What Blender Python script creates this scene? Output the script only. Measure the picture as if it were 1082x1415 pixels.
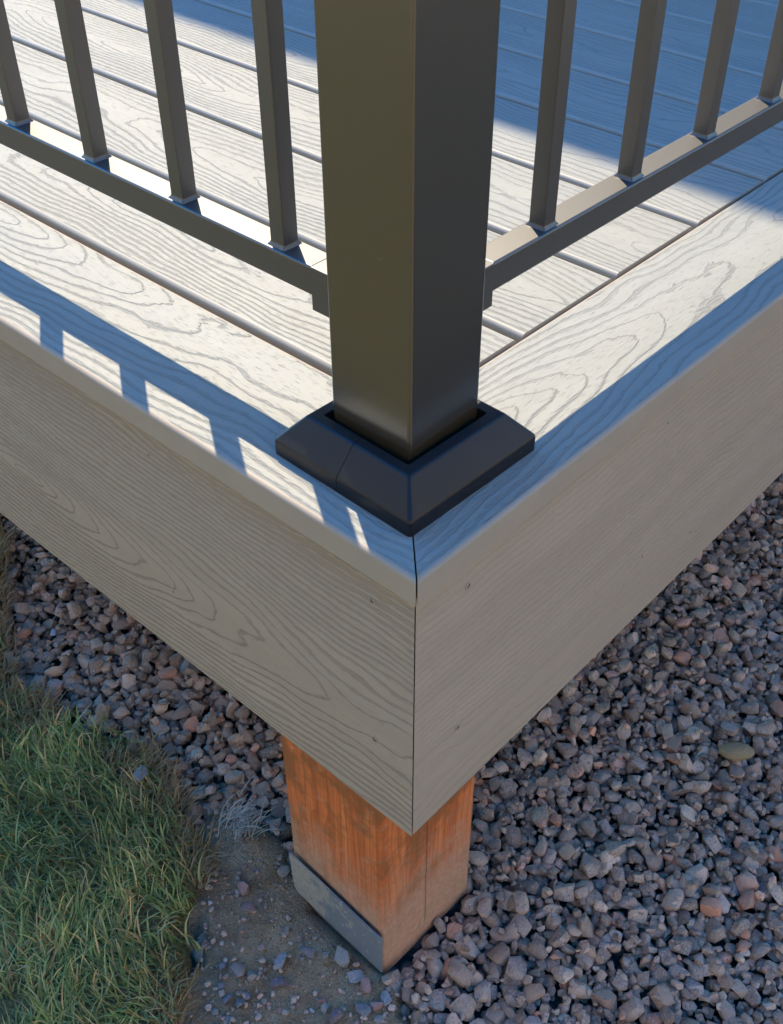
import bpy, bmesh, math, random
import numpy as np
from mathutils import Vector, Matrix, noise

for o in list(bpy.data.objects):
    bpy.data.objects.remove(o)
scene = bpy.context.scene
COL = scene.collection
random.seed(7)
rng = np.random.default_rng(11)

# ------------------------------------------------------------------ camera
D = 0.705                                   # deck surface above the ground
KX, KY = 0.487, 0.733                       # horizontal run of the sun rays per metre of height
cam_data = bpy.data.cameras.new('camera')
cam = bpy.data.objects.new('camera', cam_data)
COL.objects.link(cam)
CR = Vector((0.6629, -0.7486, 0.0111)); CU = Vector((0.4854, 0.4411, 0.7548)); CF = Vector((0.5700, 0.4950, -0.6558))
cam.matrix_world = Matrix(((CR.x, CU.x, -CF.x, -0.37591), (CR.y, CU.y, -CF.y, -0.32661),
                           (CR.z, CU.z, -CF.z, 0.48864 + D), (0, 0, 0, 1)))
cam_data.sensor_fit = 'VERTICAL'
cam_data.sensor_height = 36
cam_data.sensor_width = 36
cam_data.lens = 36 * 1499.93 / 1415
cam_data.shift_x = -(577.64 - 541) / 1415
cam_data.shift_y = (713.66 - 707.5) / 1415
cam_data.clip_start = 0.02
cam_data.clip_end = 500
scene.camera = cam
CAMP = Vector((-0.37591, -0.32661, 0.48864 + D))

def to_px(P):                               # photograph pixels, only used to rank gravel by visible size
    d = Vector(P) - CAMP
    z = d.dot(CF)
    return 577.64 + 1499.93 * d.dot(CR) / z, 713.66 - 1499.93 * d.dot(CU) / z, 1499.93 / z

# ------------------------------------------------------------------ light
world = bpy.data.worlds.new('World')
scene.world = world
world.use_nodes = True
wn = world.node_tree
bg = wn.nodes['Background']
sky = wn.nodes.new('ShaderNodeTexSky')
sky.sky_type = 'NISHITA'
sky.sun_disc = False
sun_dir = Vector((KX, KY, 1)).normalized()
sky.sun_elevation = math.asin(sun_dir.z)
sky.sun_rotation = math.atan2(sun_dir.x, sun_dir.y)
sky.air_density = 1.0
sky.dust_density = 0.3
sky.ozone_density = 4.0
hs = wn.nodes.new('ShaderNodeHueSaturation')
hs.inputs['Saturation'].default_value = 1.85
wn.links.new(sky.outputs[0], hs.inputs['Color'])
wn.links.new(hs.outputs[0], bg.inputs[0])
bg.inputs[1].default_value = 0.15
sl = bpy.data.lights.new('sun', 'SUN')
sl.energy = 2.25
sl.angle = math.radians(0.53)
sl.color = (1.0, 0.83, 0.58)
sun = bpy.data.objects.new('sun', sl)
COL.objects.link(sun)
sun.location = (3, 4, 8)
sun.rotation_euler = (-sun_dir).to_track_quat('-Z', 'Y').to_euler()

scene.view_settings.view_transform = 'Standard'
scene.view_settings.look = 'None'
scene.view_settings.exposure = 1.86
scene.view_settings.gamma = 1
scene.render.engine = 'CYCLES'
scene.render.resolution_x, scene.render.resolution_y = 783, 1024

# ------------------------------------------------------------------ helpers
def tag(o, label=None, cat=None, group=None, kind=None):
    if label: o['label'] = label
    if cat: o['category'] = cat
    if group: o['group'] = group
    if kind: o['kind'] = kind
    return o

def empty(name, loc, label=None, cat=None, group=None):
    o = bpy.data.objects.new(name, None)
    COL.objects.link(o)
    o.location = loc
    o.empty_display_size = 0.05
    return tag(o, label, cat, group)

def link(name, me, parent=None, loc=(0, 0, 0), rot=None):
    o = bpy.data.objects.new(name, me)
    COL.objects.link(o)
    m = Matrix.Translation(Vector(loc))
    if rot is not None:
        m = m @ rot.to_4x4()
    if parent:
        o.parent = parent
        pm = PM.get(parent.name, Matrix.Identity(4)) if parent.type != 'EMPTY' else Matrix.Translation(parent.location)
        o.matrix_local = pm.inverted() @ m
    else:
        o.matrix_local = m
    PM[o.name] = m
    if me.name.split('.')[0] in WN:
        w = o.modifiers.new('weighted_normal', 'WEIGHTED_NORMAL')
        w.keep_sharp = True
        w.weight = 100
    return o
PM = {}
WN = {'border_board', 'deck_board', 'fascia_board', 'post_sleeve', 'base_cover', 'baluster', 'bottom_rail', 'top_rail', 'rail_bracket', 'support_post', 'bracket_plate'}

def finish(bm, name, mats, smooth=35):
    me = bpy.data.meshes.new(name)
    bmesh.ops.recalc_face_normals(bm, faces=bm.faces)
    bm.to_mesh(me)
    bm.free()
    for m in mats:
        me.materials.append(m)
    if smooth:
        me.polygons.foreach_set('use_smooth', [True] * len(me.polygons))
        me.set_sharp_from_angle(angle=math.radians(smooth))
    return me

def box_bm(x0, x1, y0, y1, z0, z1, bevel=0, seg=2):
    bm = bmesh.new()
    r = bmesh.ops.create_cube(bm, size=1)
    for v in r['verts']:
        v.co = Vector((x0 if v.co.x < 0 else x1, y0 if v.co.y < 0 else y1, z0 if v.co.z < 0 else z1))
    if bevel:
        bmesh.ops.bevel(bm, geom=list(bm.edges), offset=bevel, segments=seg, profile=0.5, affect='EDGES')
    return bm

# ------------------------------------------------------------------ materials
def new_mat(name):
    m = bpy.data.materials.new(name)
    m.use_nodes = True
    return m, m.node_tree, m.node_tree.nodes['Principled BSDF']

class NB:
    """small node-building shorthand"""
    def __init__(s, nt): s.nt = nt
    def _in(s, sock, v):
        if isinstance(v, bpy.types.NodeSocket): s.nt.links.new(v, sock)
        else: sock.default_value = v
    def math(s, op, a, b=0.0, c=None, clamp=False):
        n = s.nt.nodes.new('ShaderNodeMath'); n.operation = op; n.use_clamp = clamp
        s._in(n.inputs[0], a); s._in(n.inputs[1], b)
        if c is not None: s._in(n.inputs[2], c)
        return n.outputs[0]
    def noise(s, vec, scale, detail=2, rough=0.5, dist=0.0, color=False):
        n = s.nt.nodes.new('ShaderNodeTexNoise')
        if vec is not None: s._in(n.inputs['Vector'], vec)
        n.inputs['Scale'].default_value = scale; n.inputs['Detail'].default_value = detail
        n.inputs['Roughness'].default_value = rough; n.inputs['Distortion'].default_value = dist
        return n.outputs['Color' if color else 'Fac']
    def comb(s, x, y, z=0.0):
        n = s.nt.nodes.new('ShaderNodeCombineXYZ')
        for i, v in enumerate((x, y, z)): s._in(n.inputs[i], v)
        return n.outputs[0]
    def sep(s, v):
        n = s.nt.nodes.new('ShaderNodeSeparateXYZ'); s._in(n.inputs[0], v); return n.outputs
    def step(s, v, a, b, c=0.0, d=1.0):
        n = s.nt.nodes.new('ShaderNodeMapRange'); n.interpolation_type = 'SMOOTHSTEP'
        s._in(n.inputs[0], v); n.inputs[1].default_value = a; n.inputs[2].default_value = b
        n.inputs[3].default_value = c; n.inputs[4].default_value = d
        return n.outputs[0]
    def mix(s, f, a, b, blend='MIX'):
        n = s.nt.nodes.new('ShaderNodeMix'); n.data_type = 'RGBA'; n.blend_type = blend
        s._in(n.inputs[0], f); s._in(n.inputs[6], a); s._in(n.inputs[7], b)
        return n.outputs[2]
    def ramp(s, f, stops):
        n = s.nt.nodes.new('ShaderNodeValToRGB'); e = n.color_ramp.elements
        while len(e) < len(stops): e.new(0.5)
        for k, (p, c) in enumerate(stops): e[k].position = p; e[k].color = (*c, 1)
        s._in(n.inputs[0], f); return n.outputs[0]
    def bump(s, h, dist, strength=1.0, normal=None):
        n = s.nt.nodes.new('ShaderNodeBump'); n.inputs['Strength'].default_value = strength
        n.inputs['Distance'].default_value = dist; s._in(n.inputs['Height'], h)
        if normal is not None: s._in(n.inputs['Normal'], normal)
        return n.outputs[0]
    def wpos(s): return s.nt.nodes.new('ShaderNodeNewGeometry').outputs['Position']
    def coord(s, which='Object'):
        return s.nt.nodes.new('ShaderNodeTexCoord').outputs[which]
    def orand(s): return s.nt.nodes.new('ShaderNodeObjectInfo').outputs['Random']
    def island(s): return s.nt.nodes.new('ShaderNodeNewGeometry').outputs['Random Per Island']

def c4(c): return (c[0], c[1], c[2], 1)

def composite(name, base, dark, spacing, amp, period, phase, v0, groove=0.7, relief=0.0009, rough=0.55, per_object=False, plain=False, vk=1.0, wob=0.016, width=0.0056, top_dense=0.0):
    """embossed capped-composite board: flat-sawn growth rings cut by the board face"""
    m, nt, p = new_mat(name)
    b = NB(nt)
    co = b.coord()
    x, y, z = b.sep(co)
    p.inputs['Roughness'].default_value = rough
    p.inputs['Specular IOR Level'].default_value = 0.25
    mott = b.noise(co, 14, 3, 0.6)
    fine = b.noise(co, 900, 2, 0.6)
    if plain:
        col = b.mix(b.step(mott, 0.3, 0.7), c4([q * 0.96 for q in base]), c4([q * 1.03 for q in base]))
        nt.links.new(col, p.inputs['Base Color'])
        nt.links.new(b.bump(fine, 0.00015, 0.5), p.inputs['Normal'])
        return m
    u = x
    ph = phase
    if per_object:
        r = b.orand()
        u = b.math('ADD', x, b.math('MULTIPLY', r, 7.3))
        ph = b.math('MULTIPLY', r, 37.0)
    lowv = b.comb(b.math('MULTIPLY', u, 1.6), b.math('MULTIPLY', y, 3.0), ph if per_object else phase)
    n1 = b.noise(lowv, 2.2, 2, 0.5)
    n2 = b.noise(b.comb(b.math('MULTIPLY', u, 7.0), b.math('MULTIPLY', y, 15.0), ph if per_object else 3.1), 1.6, 1, 0.5)
    n3 = b.noise(b.comb(b.math('MULTIPLY', u, 70.0), b.math('MULTIPLY', y, 260.0), 1.7), 1.0, 2, 0.6)
    vv = b.math('ADD', b.math('SUBTRACT', y, v0), b.math('MULTIPLY', b.math('SUBTRACT', n1, 0.5), 0.06))
    h = b.math('MULTIPLY', b.math('SINE', b.math('ADD', b.math('MULTIPLY', u, 2 * math.pi / period), ph)), amp)
    h = b.math('ADD', h, b.math('MULTIPLY', b.math('SUBTRACT', n2, 0.5), wob))
    R = b.math('SQRT', b.math('ADD', b.math('MULTIPLY', b.math('MULTIPLY', vv, vv), vk), b.math('MULTIPLY', h, h)))
    phs = b.math('ADD', b.math('DIVIDE', R, spacing), b.math('MULTIPLY', b.math('SUBTRACT', n3, 0.5), 0.32))
    f = b.math('FRACT', phs)
    slope = amp * 2 * math.pi / period * 0.85
    hs_ = b.math('MULTIPLY', h, slope)
    G = b.math('DIVIDE', b.math('SQRT', b.math('ADD', b.math('MULTIPLY', vv, vv), b.math('MULTIPLY', hs_, hs_))), b.math('ADD', R, 0.002))
    dist = b.math('DIVIDE', b.math('MULTIPLY', b.math('SUBTRACT', 1.0, f), spacing), b.math('MAXIMUM', G, 0.16))
    tri = b.math('MINIMUM', b.math('DIVIDE', dist, 0.0004), b.math('SUBTRACT', 1.0, b.math('DIVIDE', dist, width)))   # abrupt on one side, fading on the other
    tri = b.math('MAXIMUM', tri, -1.0)
    pores = b.noise(b.comb(b.math('MULTIPLY', u, 85.0), b.math('MULTIPLY', y, 720.0), 5.0), 1.0, 2, 0.65)
    strength = b.noise(b.comb(b.math('MULTIPLY', u, 5.0), b.math('MULTIPLY', y, 22.0), 9.0), 1.0, 2, 0.5)
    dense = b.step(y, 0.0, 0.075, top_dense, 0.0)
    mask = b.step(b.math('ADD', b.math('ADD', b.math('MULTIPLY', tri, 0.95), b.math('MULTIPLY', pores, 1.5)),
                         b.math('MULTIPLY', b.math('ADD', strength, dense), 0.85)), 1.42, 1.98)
    dash = b.noise(b.comb(b.math('MULTIPLY', u, 75.0), b.math('MULTIPLY', y, 900.0), 15.0), 1.0, 2, 0.55)
    mask = b.math('MAXIMUM', mask, b.step(dash, 0.60, 0.74, 0, 0.45))
    tone = b.noise(b.comb(b.math('MULTIPLY', u, 3.0), b.math('MULTIPLY', y, 40.0), 2.0), 1.0, 3, 0.6)
    col = b.mix(b.step(tone, 0.3, 0.7), c4([q * 0.95 for q in base]), c4([q * 1.05 for q in base]))
    col = b.mix(b.step(mott, 0.35, 0.75, 0, 0.5), col, c4([q * 0.93 for q in base]))
    col = b.mix(b.math('MULTIPLY', mask, groove), col, c4(dark))
    scuff = b.step(b.noise(b.comb(b.math('MULTIPLY', u, 30.0), b.math('MULTIPLY', y, 55.0), 4.0), 1.0, 5, 0.72), 0.50, 0.78, 0, 0.30)
    col = b.mix(scuff, col, c4([q * 0.80 for q in base]))
    dust = b.step(b.noise(co, 260, 2, 0.7), 0.70, 0.76)
    col = b.mix(b.math('MULTIPLY', dust, 0.35), col, c4((0.5, 0.48, 0.44)))
    nt.links.new(col, p.inputs['Base Color'])
    hgt = b.math('ADD', b.math('MULTIPLY', mask, -1.0), b.math('MULTIPLY', fine, 0.22))
    hgt = b.math('ADD', hgt, b.math('MULTIPLY', b.noise(b.comb(b.math('MULTIPLY', u, 60.0), b.math('MULTIPLY', y, 500.0), 1.0), 1.0, 2, 0.6), 0.35))
    nt.links.new(b.bump(hgt, relief, 0.9), p.inputs['Normal'])
    nt.links.new(b.step(mask, 0, 1, rough, rough + 0.2), p.inputs['Roughness'])
    return m

BASE = (0.32, 0.325, 0.292)
DARK = (0.20, 0.20, 0.18)
FBASE = (0.415, 0.345, 0.265)  # deck composite made lighter and tanner: warm bounce light put into the colour
FDARK = (0.225, 0.182, 0.138)
M = {}
M['board'] = composite('board_grain', BASE, DARK, 0.0068, 0.046, 2.4, 0.0, 0.068, per_object=True, groove=0.32)
M['border_left'] = composite('border_left_grain', BASE, DARK, 0.0070, 0.060, 2.3, 1.15, 0.03, groove=0.32, wob=0.020)
M['border_right'] = composite('border_right_grain', BASE, DARK, 0.0066, 0.060, 2.1, -0.10, 0.062, groove=0.42)
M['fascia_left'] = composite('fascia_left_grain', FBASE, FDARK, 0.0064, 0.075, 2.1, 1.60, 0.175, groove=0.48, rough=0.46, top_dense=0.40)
M['fascia_right'] = composite('fascia_right_grain', FBASE, FDARK, 0.0080, 0.03, 1.3, 0.9, 0.05, groove=0.10, relief=0.0003, rough=0.46)
M['plain'] = composite('board_edge', (0.355, 0.345, 0.305), DARK, 1, 1, 1, 0, 0, plain=True, rough=0.5)
M['nose'] = composite('border_nosing', (0.375, 0.32, 0.25), DARK, 1, 1, 1, 0, 0, plain=True, rough=0.55)  # edge of the same border board, warm side light put into its tan
M['fplain'] = composite('fascia_edge', FBASE, FDARK, 1, 1, 1, 0, 0, plain=True, rough=0.5)

def powder(name, base, rough=0.38, specks=True, ior=1.5, spec=1.0):
    m, nt, p = new_mat(name)
    b = NB(nt)
    co = b.coord()
    col = c4(base)
    if specks:
        sp = b.step(b.noise(co, 330, 1, 0.5), 0.825, 0.845)
        col = b.mix(b.math('MULTIPLY', sp, 0.6), c4(base), c4((0.35, 0.34, 0.32)))
        sm = b.step(b.noise(co, 22, 3, 0.65), 0.45, 0.8)
        col = b.mix(b.math('MULTIPLY', sm, 0.02), col, c4((0.16, 0.15, 0.14)))
        p.inputs['Roughness'].default_value = rough
    else:
        p.inputs['Roughness'].default_value = rough
    if specks: nt.links.new(col, p.inputs['Base Color'])
    else: p.inputs['Base Color'].default_value = col
    p.inputs['Specular IOR Level'].default_value = spec
    p.inputs['IOR'].default_value = ior
    nt.links.new(b.bump(b.noise(co, 1900, 2, 0.6), 0.00005, 0.25), p.inputs['Normal'])
    return m

M['bronze'] = powder('bronze_powder_coat', (0.034, 0.026, 0.015), 0.20, ior=1.75)
M['rail'] = powder('rail_powder_coat', (0.019, 0.018, 0.016), 0.43, ior=1.7)
M['skirt'] = powder('skirt_plastic', (0.007, 0.007, 0.009), 0.40, spec=0.45)

def steel_mat():
    m, nt, p = new_mat('screw_steel')
    p.inputs['Base Color'].default_value = (0.33, 0.29, 0.235, 1); p.inputs['Roughness'].default_value = 0.4
    return m
M['screw'] = steel_mat()
def hole_mat():
    m, nt, p = new_mat('screw_recess')
    p.inputs['Base Color'].default_value = (0.015, 0.014, 0.012, 1); p.inputs['Roughness'].default_value = 0.7
    return m
M['recess'] = hole_mat()

def timber():
    m, nt, p = new_mat('cedar_timber')
    b = NB(nt); co = b.coord(); x, y, z = b.sep(co)
    g = b.noise(b.comb(b.math('MULTIPLY', x, 95.0), b.math('MULTIPLY', y, 95.0), b.math('MULTIPLY', z, 2.0)), 1.0, 4, 0.6, 0.5)
    g2 = b.noise(b.comb(b.math('MULTIPLY', x, 700.0), b.math('MULTIPLY', y, 700.0), b.math('MULTIPLY', z, 12.0)), 1.0, 3, 0.65)
    # growth rings cut lengthwise: crisp late-wood lines
    rg = b.math('FRACT', b.math('ADD', b.math('MULTIPLY', b.math('ADD', x, b.math('MULTIPLY', y, 0.8)), 120.0), b.math('MULTIPLY', b.noise(b.comb(b.math('MULTIPLY', x, 20.0), b.math('MULTIPLY', y, 20.0), b.math('MULTIPLY', z, 3.0)), 1.0, 2, 0.5), 5.0)))
    ring = b.step(rg, 0.55, 0.95)
    col = b.ramp(g, [(0.28, (0.40, 0.105, 0.024)), (0.48, (0.62, 0.155, 0.032)), (0.7, (0.76, 0.23, 0.06))])
    col = b.mix(b.math('MULTIPLY', ring, 0.45), col, c4((0.33, 0.075, 0.018)))
    col = b.mix(b.step(g2, 0.50, 0.70, 0, 0.5), col, c4((0.33, 0.09, 0.025)))
    stain = b.step(b.noise(co, 12, 5, 0.66), 0.44, 0.60)
    col = b.mix(b.math('MULTIPLY', stain, 0.8), col, c4((0.25, 0.095, 0.028)))
    smear = b.noise(b.comb(b.math('MULTIPLY', x, 60.0), b.math('ADD', b.math('MULTIPLY', y, 40.0), b.math('MULTIPLY', z, 26.0)), b.math('MULTIPLY', z, 45.0)), 1.0, 5, 0.7)
    col = b.mix(b.step(smear, 0.52, 0.76, 0, 0.45), col, c4((0.58, 0.36, 0.23)))
    # concrete dust and splashed mud, densest near the ground, ragged upper edge
    n = b.noise(co, 26, 6, 0.72)
    lowz = b.step(b.math('ADD', z, b.math('MULTIPLY', b.math('SUBTRACT', n, 0.5), 0.26)), 0.04, 0.19, 0.85, 0.0)
    col = b.mix(lowz, col, b.ramp(b.noise(co, 130, 6, 0.75), [(0.3, (0.40, 0.215, 0.125)), (0.7, (0.62, 0.385, 0.25))]))
    blot = b.step(b.noise(co, 30, 4, 0.6), 0.66, 0.74)
    col = b.mix(b.math('MULTIPLY', blot, 0.55), col, c4((0.56, 0.42, 0.31)))
    nt.links.new(col, p.inputs['Base Color'])
    p.inputs['Roughness'].default_value = 0.8
    nt.links.new(b.bump(b.math('ADD', b.math('MULTIPLY', ring, -0.5), b.math('ADD', b.math('MULTIPLY', g, 0.4), b.math('MULTIPLY', g2, 0.7))), 0.0010, 0.8), p.inputs['Normal'])
    return m
M['timber'] = timber()

def plate_mat():
    m, nt, p = new_mat('muddy_galvanised_steel')
    b = NB(nt); co = b.coord(); x, y, z = b.sep(co)
    # dried mud smeared over the far half and along the lower edge
    n = b.noise(co, 38, 5, 0.7)
    mud = b.step(b.math('ADD', b.math('MULTIPLY', y, 5.0), b.math('MULTIPLY', b.math('SUBTRACT', n, 0.5), 1.5)), 0.32, 0.52)
    col = b.mix(mud, c4((0.18, 0.20, 0.215)), b.ramp(b.noise(co, 120, 4, 0.7), [(0.3, (0.27, 0.25, 0.205)), (0.7, (0.40, 0.37, 0.30))]))
    col = b.mix(b.step(b.noise(co, 150, 3, 0.6), 0.60, 0.68, 0, 0.8), col, c4((0.42, 0.39, 0.33)))
    nt.links.new(col, p.inputs['Base Color'])
    p.inputs['Roughness'].default_value = 0.6
    nt.links.new(b.bump(b.math('ADD', mud, b.noise(co, 220, 3, 0.6)), 0.0006, 0.7), p.inputs['Normal'])
    return m
M['plate'] = plate_mat()

def stone_mat(name='granite_gravel', bright=1.0):
    m, nt, p = new_mat(name)
    b = NB(nt); co = b.wpos()
    r = b.math('FRACT', b.math('ADD', b.island(), b.math('MULTIPLY', b.orand(), 3.7)))
    r2 = b.math('FRACT', b.math('MULTIPLY', r, 17.31))
    k = bright
    pal = [(0.0, (0.220, 0.155, 0.116)), (0.14, (0.313, 0.219, 0.158)), (0.28, (0.246, 0.180, 0.142)), (0.42, (0.368, 0.257, 0.178)),
           (0.54, (0.274, 0.193, 0.142)), (0.64, (0.387, 0.236, 0.158)), (0.72, (0.287, 0.214, 0.164)), (0.84, (0.460, 0.321, 0.220)),
           (0.92, (0.274, 0.214, 0.186)), (0.97, (0.507, 0.241, 0.149))]
    n = None
    col = b.ramp(r, [(q, tuple(w * k for w in c)) for q, c in pal])
    nt.nodes[-1].color_ramp.interpolation = 'LINEAR'
    r3 = b.math('FRACT', b.math('MULTIPLY', r, 53.7))
    hsv = nt.nodes.new('ShaderNodeHueSaturation'); nt.links.new(col, hsv.inputs['Color']); nt.links.new(b.step(r3, 0.0, 1.0, 0.60, 1.22), hsv.inputs['Value']); col = hsv.outputs[0]
    off = b.comb(b.math('MULTIPLY', r, 9.0), b.math('MULTIPLY', r2, 9.0), 0.0)
    va = nt.nodes.new('ShaderNodeVectorMath'); va.operation = 'ADD'
    nt.links.new(co, va.inputs[0]); nt.links.new(off, va.inputs[1]); cv = va.outputs[0]
    sp = b.noise(cv, 420, 3, 0.7)
    amt = b.step(r2, 0.2, 0.9, 0.15, 0.75)
    col = b.mix(b.math('MULTIPLY', b.step(sp, 0.52, 0.66), amt), col, c4((0.42 * k, 0.37 * k, 0.33 * k)))
    col = b.mix(b.math('MULTIPLY', b.step(b.noise(cv, 300, 2, 0.6), 0.56, 0.68), amt), col, c4((0.05 * k, 0.048 * k, 0.055 * k)))
    patch = b.step(b.noise(cv, 85, 3, 0.6), 0.5, 0.68)
    col = b.mix(b.math('MULTIPLY', patch, 0.35), col, c4((0.31 * k, 0.255 * k, 0.22 * k)))
    nt.links.new(col, p.inputs['Base Color'])
    p.inputs['Roughness'].default_value = 0.72
    hh = b.math('ADD', b.noise(cv, 170, 4, 0.65), b.math('MULTIPLY', sp, 0.4))
    nt.links.new(b.bump(hh, 0.0035, 0.9), p.inputs['Normal'])
    return m
M['stone'] = stone_mat(bright=1.6)

def tint_stone(name, col, spk=0.35):
    m, nt, p = new_mat(name)
    b = NB(nt); co = b.wpos()
    c = b.mix(b.step(b.noise(co, 330, 3, 0.7), 0.5, 0.66, 0, spk), c4(col), c4([min(1, q * 1.7) for q in col]))
    c = b.mix(b.step(b.noise(co, 240, 3, 0.7), 0.55, 0.7, 0, spk), c, c4([q * 0.4 for q in col]))
    nt.links.new(c, p.inputs['Base Color']); p.inputs['Roughness'].default_value = 0.7
    nt.links.new(b.bump(b.noise(co, 170, 4, 0.65), 0.003, 0.8), p.inputs['Normal'])
    return m

def soil_mat():
    m, nt, p = new_mat('bare_soil')
    b = NB(nt); co = b.coord()
    col = b.ramp(b.noise(co, 9, 5, 0.65), [(0.3, (0.228, 0.149, 0.080)), (0.5, (0.427, 0.306, 0.180)), (0.7, (0.630, 0.454, 0.270))])
    col = b.mix(b.step(b.noise(co, 21, 4, 0.6), 0.52, 0.66, 0, 0.7), col, c4((0.302, 0.157, 0.060)))
    col = b.mix(b.step(b.noise(co, 420, 2, 0.6), 0.62, 0.72, 0, 0.6), col, c4((1.009, 0.708, 0.439)))
    col = b.mix(b.step(b.noise(co, 260, 3, 0.6), 0.56, 0.66, 0, 0.6), col, c4((0.151, 0.099, 0.054)))
    nt.links.new(col, p.inputs['Base Color']); p.inputs['Roughness'].default_value = 0.9
    nt.links.new(b.bump(b.math('ADD', b.noise(co, 55, 5, 0.7), b.math('MULTIPLY', b.noise(co, 380, 3, 0.7), 0.35)), 0.014, 1.0), p.inputs['Normal'])
    return m
M['soil'] = soil_mat()

def fines_mat():
    m, nt, p = new_mat('gravel_fines')
    b = NB(nt); co = b.coord()
    v = nt.nodes.new('ShaderNodeTexVoronoi'); v.inputs['Scale'].default_value = 48; nt.links.new(co, v.inputs['Vector'])
    col = b.mix(b.step(b.sep(v.outputs['Color'])[0], 0, 1), c4((0.07, 0.062, 0.06)), c4((0.20, 0.175, 0.165)))
    nt.links.new(b.mix(b.step(v.outputs['Distance'], 0.3, 0.6), col, c4((0.03, 0.027, 0.026))), p.inputs['Base Color']); p.inputs['Roughness'].default_value = 0.9
    nt.links.new(b.bump(v.outputs['Distance'], -0.012, 0.9), p.inputs['Normal'])
    return m
M['fines'] = fines_mat()

def lawn_mat():
    m, nt, p = new_mat('lawn_turf')
    b = NB(nt); co = b.coord()
    col = b.ramp(b.noise(co, 6, 5, 0.7), [(0.3, (0.20, 0.19, 0.065)), (0.55, (0.31, 0.27, 0.11)), (0.75, (0.40, 0.33, 0.16))])
    col = b.mix(b.step(b.noise(co, 190, 3, 0.7), 0.42, 0.6, 0, 0.6), col, c4((0.035, 0.034, 0.016)))
    nt.links.new(col, p.inputs['Base Color']); p.inputs['Roughness'].default_value = 0.85
    nt.links.new(b.bump(b.noise(co, 160, 4, 0.7), 0.02, 0.9), p.inputs['Normal'])
    return m
M['lawn'] = lawn_mat()

def grass_mat(name, stops):
    m, nt, p = new_mat(name)
    b = NB(nt)
    co = b.coord('Object')
    r = b.island()
    col = b.ramp(r, stops)
    col = b.mix(b.step(b.noise(co, 14, 3, 0.6), 0.42, 0.66, 0, 0.45), col, c4((0.17, 0.155, 0.065)))
    nt.links.new(col, p.inputs['Base Color'])
    p.inputs['Roughness'].default_value = 0.5
    p.inputs['Transmission Weight'].default_value = 0.0
    tr = nt.nodes.new('ShaderNodeBsdfTranslucent'); nt.links.new(col, tr.inputs[0])
    ms = nt.nodes.new('ShaderNodeMixShader'); ms.inputs[0].default_value = 0.3
    nt.links.new(p.outputs[0], ms.inputs[1]); nt.links.new(tr.outputs[0], ms.inputs[2])
    nt.links.new(ms.outputs[0], nt.nodes['Material Output'].inputs[0])
    return m
M['grass'] = grass_mat('grass_blades', [(0.0, (0.215, 0.305, 0.090)), (0.25, (0.335, 0.430, 0.120)), (0.5, (0.478, 0.557, 0.190)),
                                        (0.7, (0.406, 0.488, 0.221)), (0.85, (1.037, 0.814, 0.314)), (0.95, (1.044, 0.636, 0.281))])
M['straw'] = grass_mat('dry_straw', [(0.0, (0.240, 0.140, 0.058)), (0.5, (0.390, 0.252, 0.111)), (0.9, (0.510, 0.392, 0.208))])
M['pale'] = grass_mat('bleached_straw', [(0.0, (0.36, 0.34, 0.31)), (0.9, (0.58, 0.55, 0.50))])

def flat(name, col, rough=0.7, nscale=8):
    m, nt, p = new_mat(name)
    b = NB(nt); co = b.coord()
    nt.links.new(b.mix(b.step(b.noise(co, nscale, 4, 0.6), 0.3, 0.7), c4([q * 0.88 for q in col]), c4([q * 1.08 for q in col])), p.inputs['Base Color'])
    p.inputs['Roughness'].default_value = rough
    nt.links.new(b.bump(b.noise(co, 120, 3, 0.6), 0.001, 0.5), p.inputs['Normal'])
    return m
M['siding'] = flat('painted_siding', (0.52, 0.49, 0.43))
M['roof'] = flat('roof_felt', (0.10, 0.095, 0.09), 0.9)
M['trim'] = flat('white_trim', (0.75, 0.74, 0.71))
M['stucco'] = flat('tan_bounce_stucco', (0.72, 0.57, 0.40), 0.85)  # pale tan so the added houses throw warm light back
M['glass'] = flat('window_glass', (0.05, 0.055, 0.06), 0.1)
M['joist'] = flat('joist_timber', (0.30, 0.20, 0.11), 0.8)

# ------------------------------------------------------------------ ground
def zn(x, y, s=1.0):
    return noise.noise(Vector((x * 3.1, y * 3.1, 0.3))) * 0.010 * s + noise.noise(Vector((x * 17, y * 17, 1.3))) * 0.004 * s

SOIL = [(0.052, 0.395), (0.100, 0.326), (0.069, 0.253), (0.048, 0.152), (0.047, 0.094), (0.044, 0.063), (0.025, -0.010),
        (-0.02, -0.04), (-0.155, 0.204), (-0.053, 0.277), (0.003, 0.357)]
GRASS = [(0.22, 1.15), (0.167, 1.048), (0.111, 0.959), (0.027, 0.827), (-0.008, 0.735), (0.004, 0.683), (0.026, 0.63), (0.045, 0.584),
         (0.055, 0.504), (0.035, 0.428), (0.002, 0.344), (-0.040, 0.298), (-0.092, 0.252), (-0.145, 0.207), (-0.20, 0.15), (-0.26, 0.0), (-0.30, -0.3)]

def inside(poly, x, y):
    c = False
    n = len(poly)
    for i in range(n):
        x1, y1 = poly[i]; x2, y2 = poly[i - 1]
        if (y1 > y) != (y2 > y) and x < (x2 - x1) * (y - y1) / (y2 - y1) + x1:
            c = not c
    return c

def grass_edge(y):
    ys = [q[1] for q in GRASS][::-1]; xs = [q[0] for q in GRASS][::-1]
    return float(np.interp(y, ys, xs))

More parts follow.
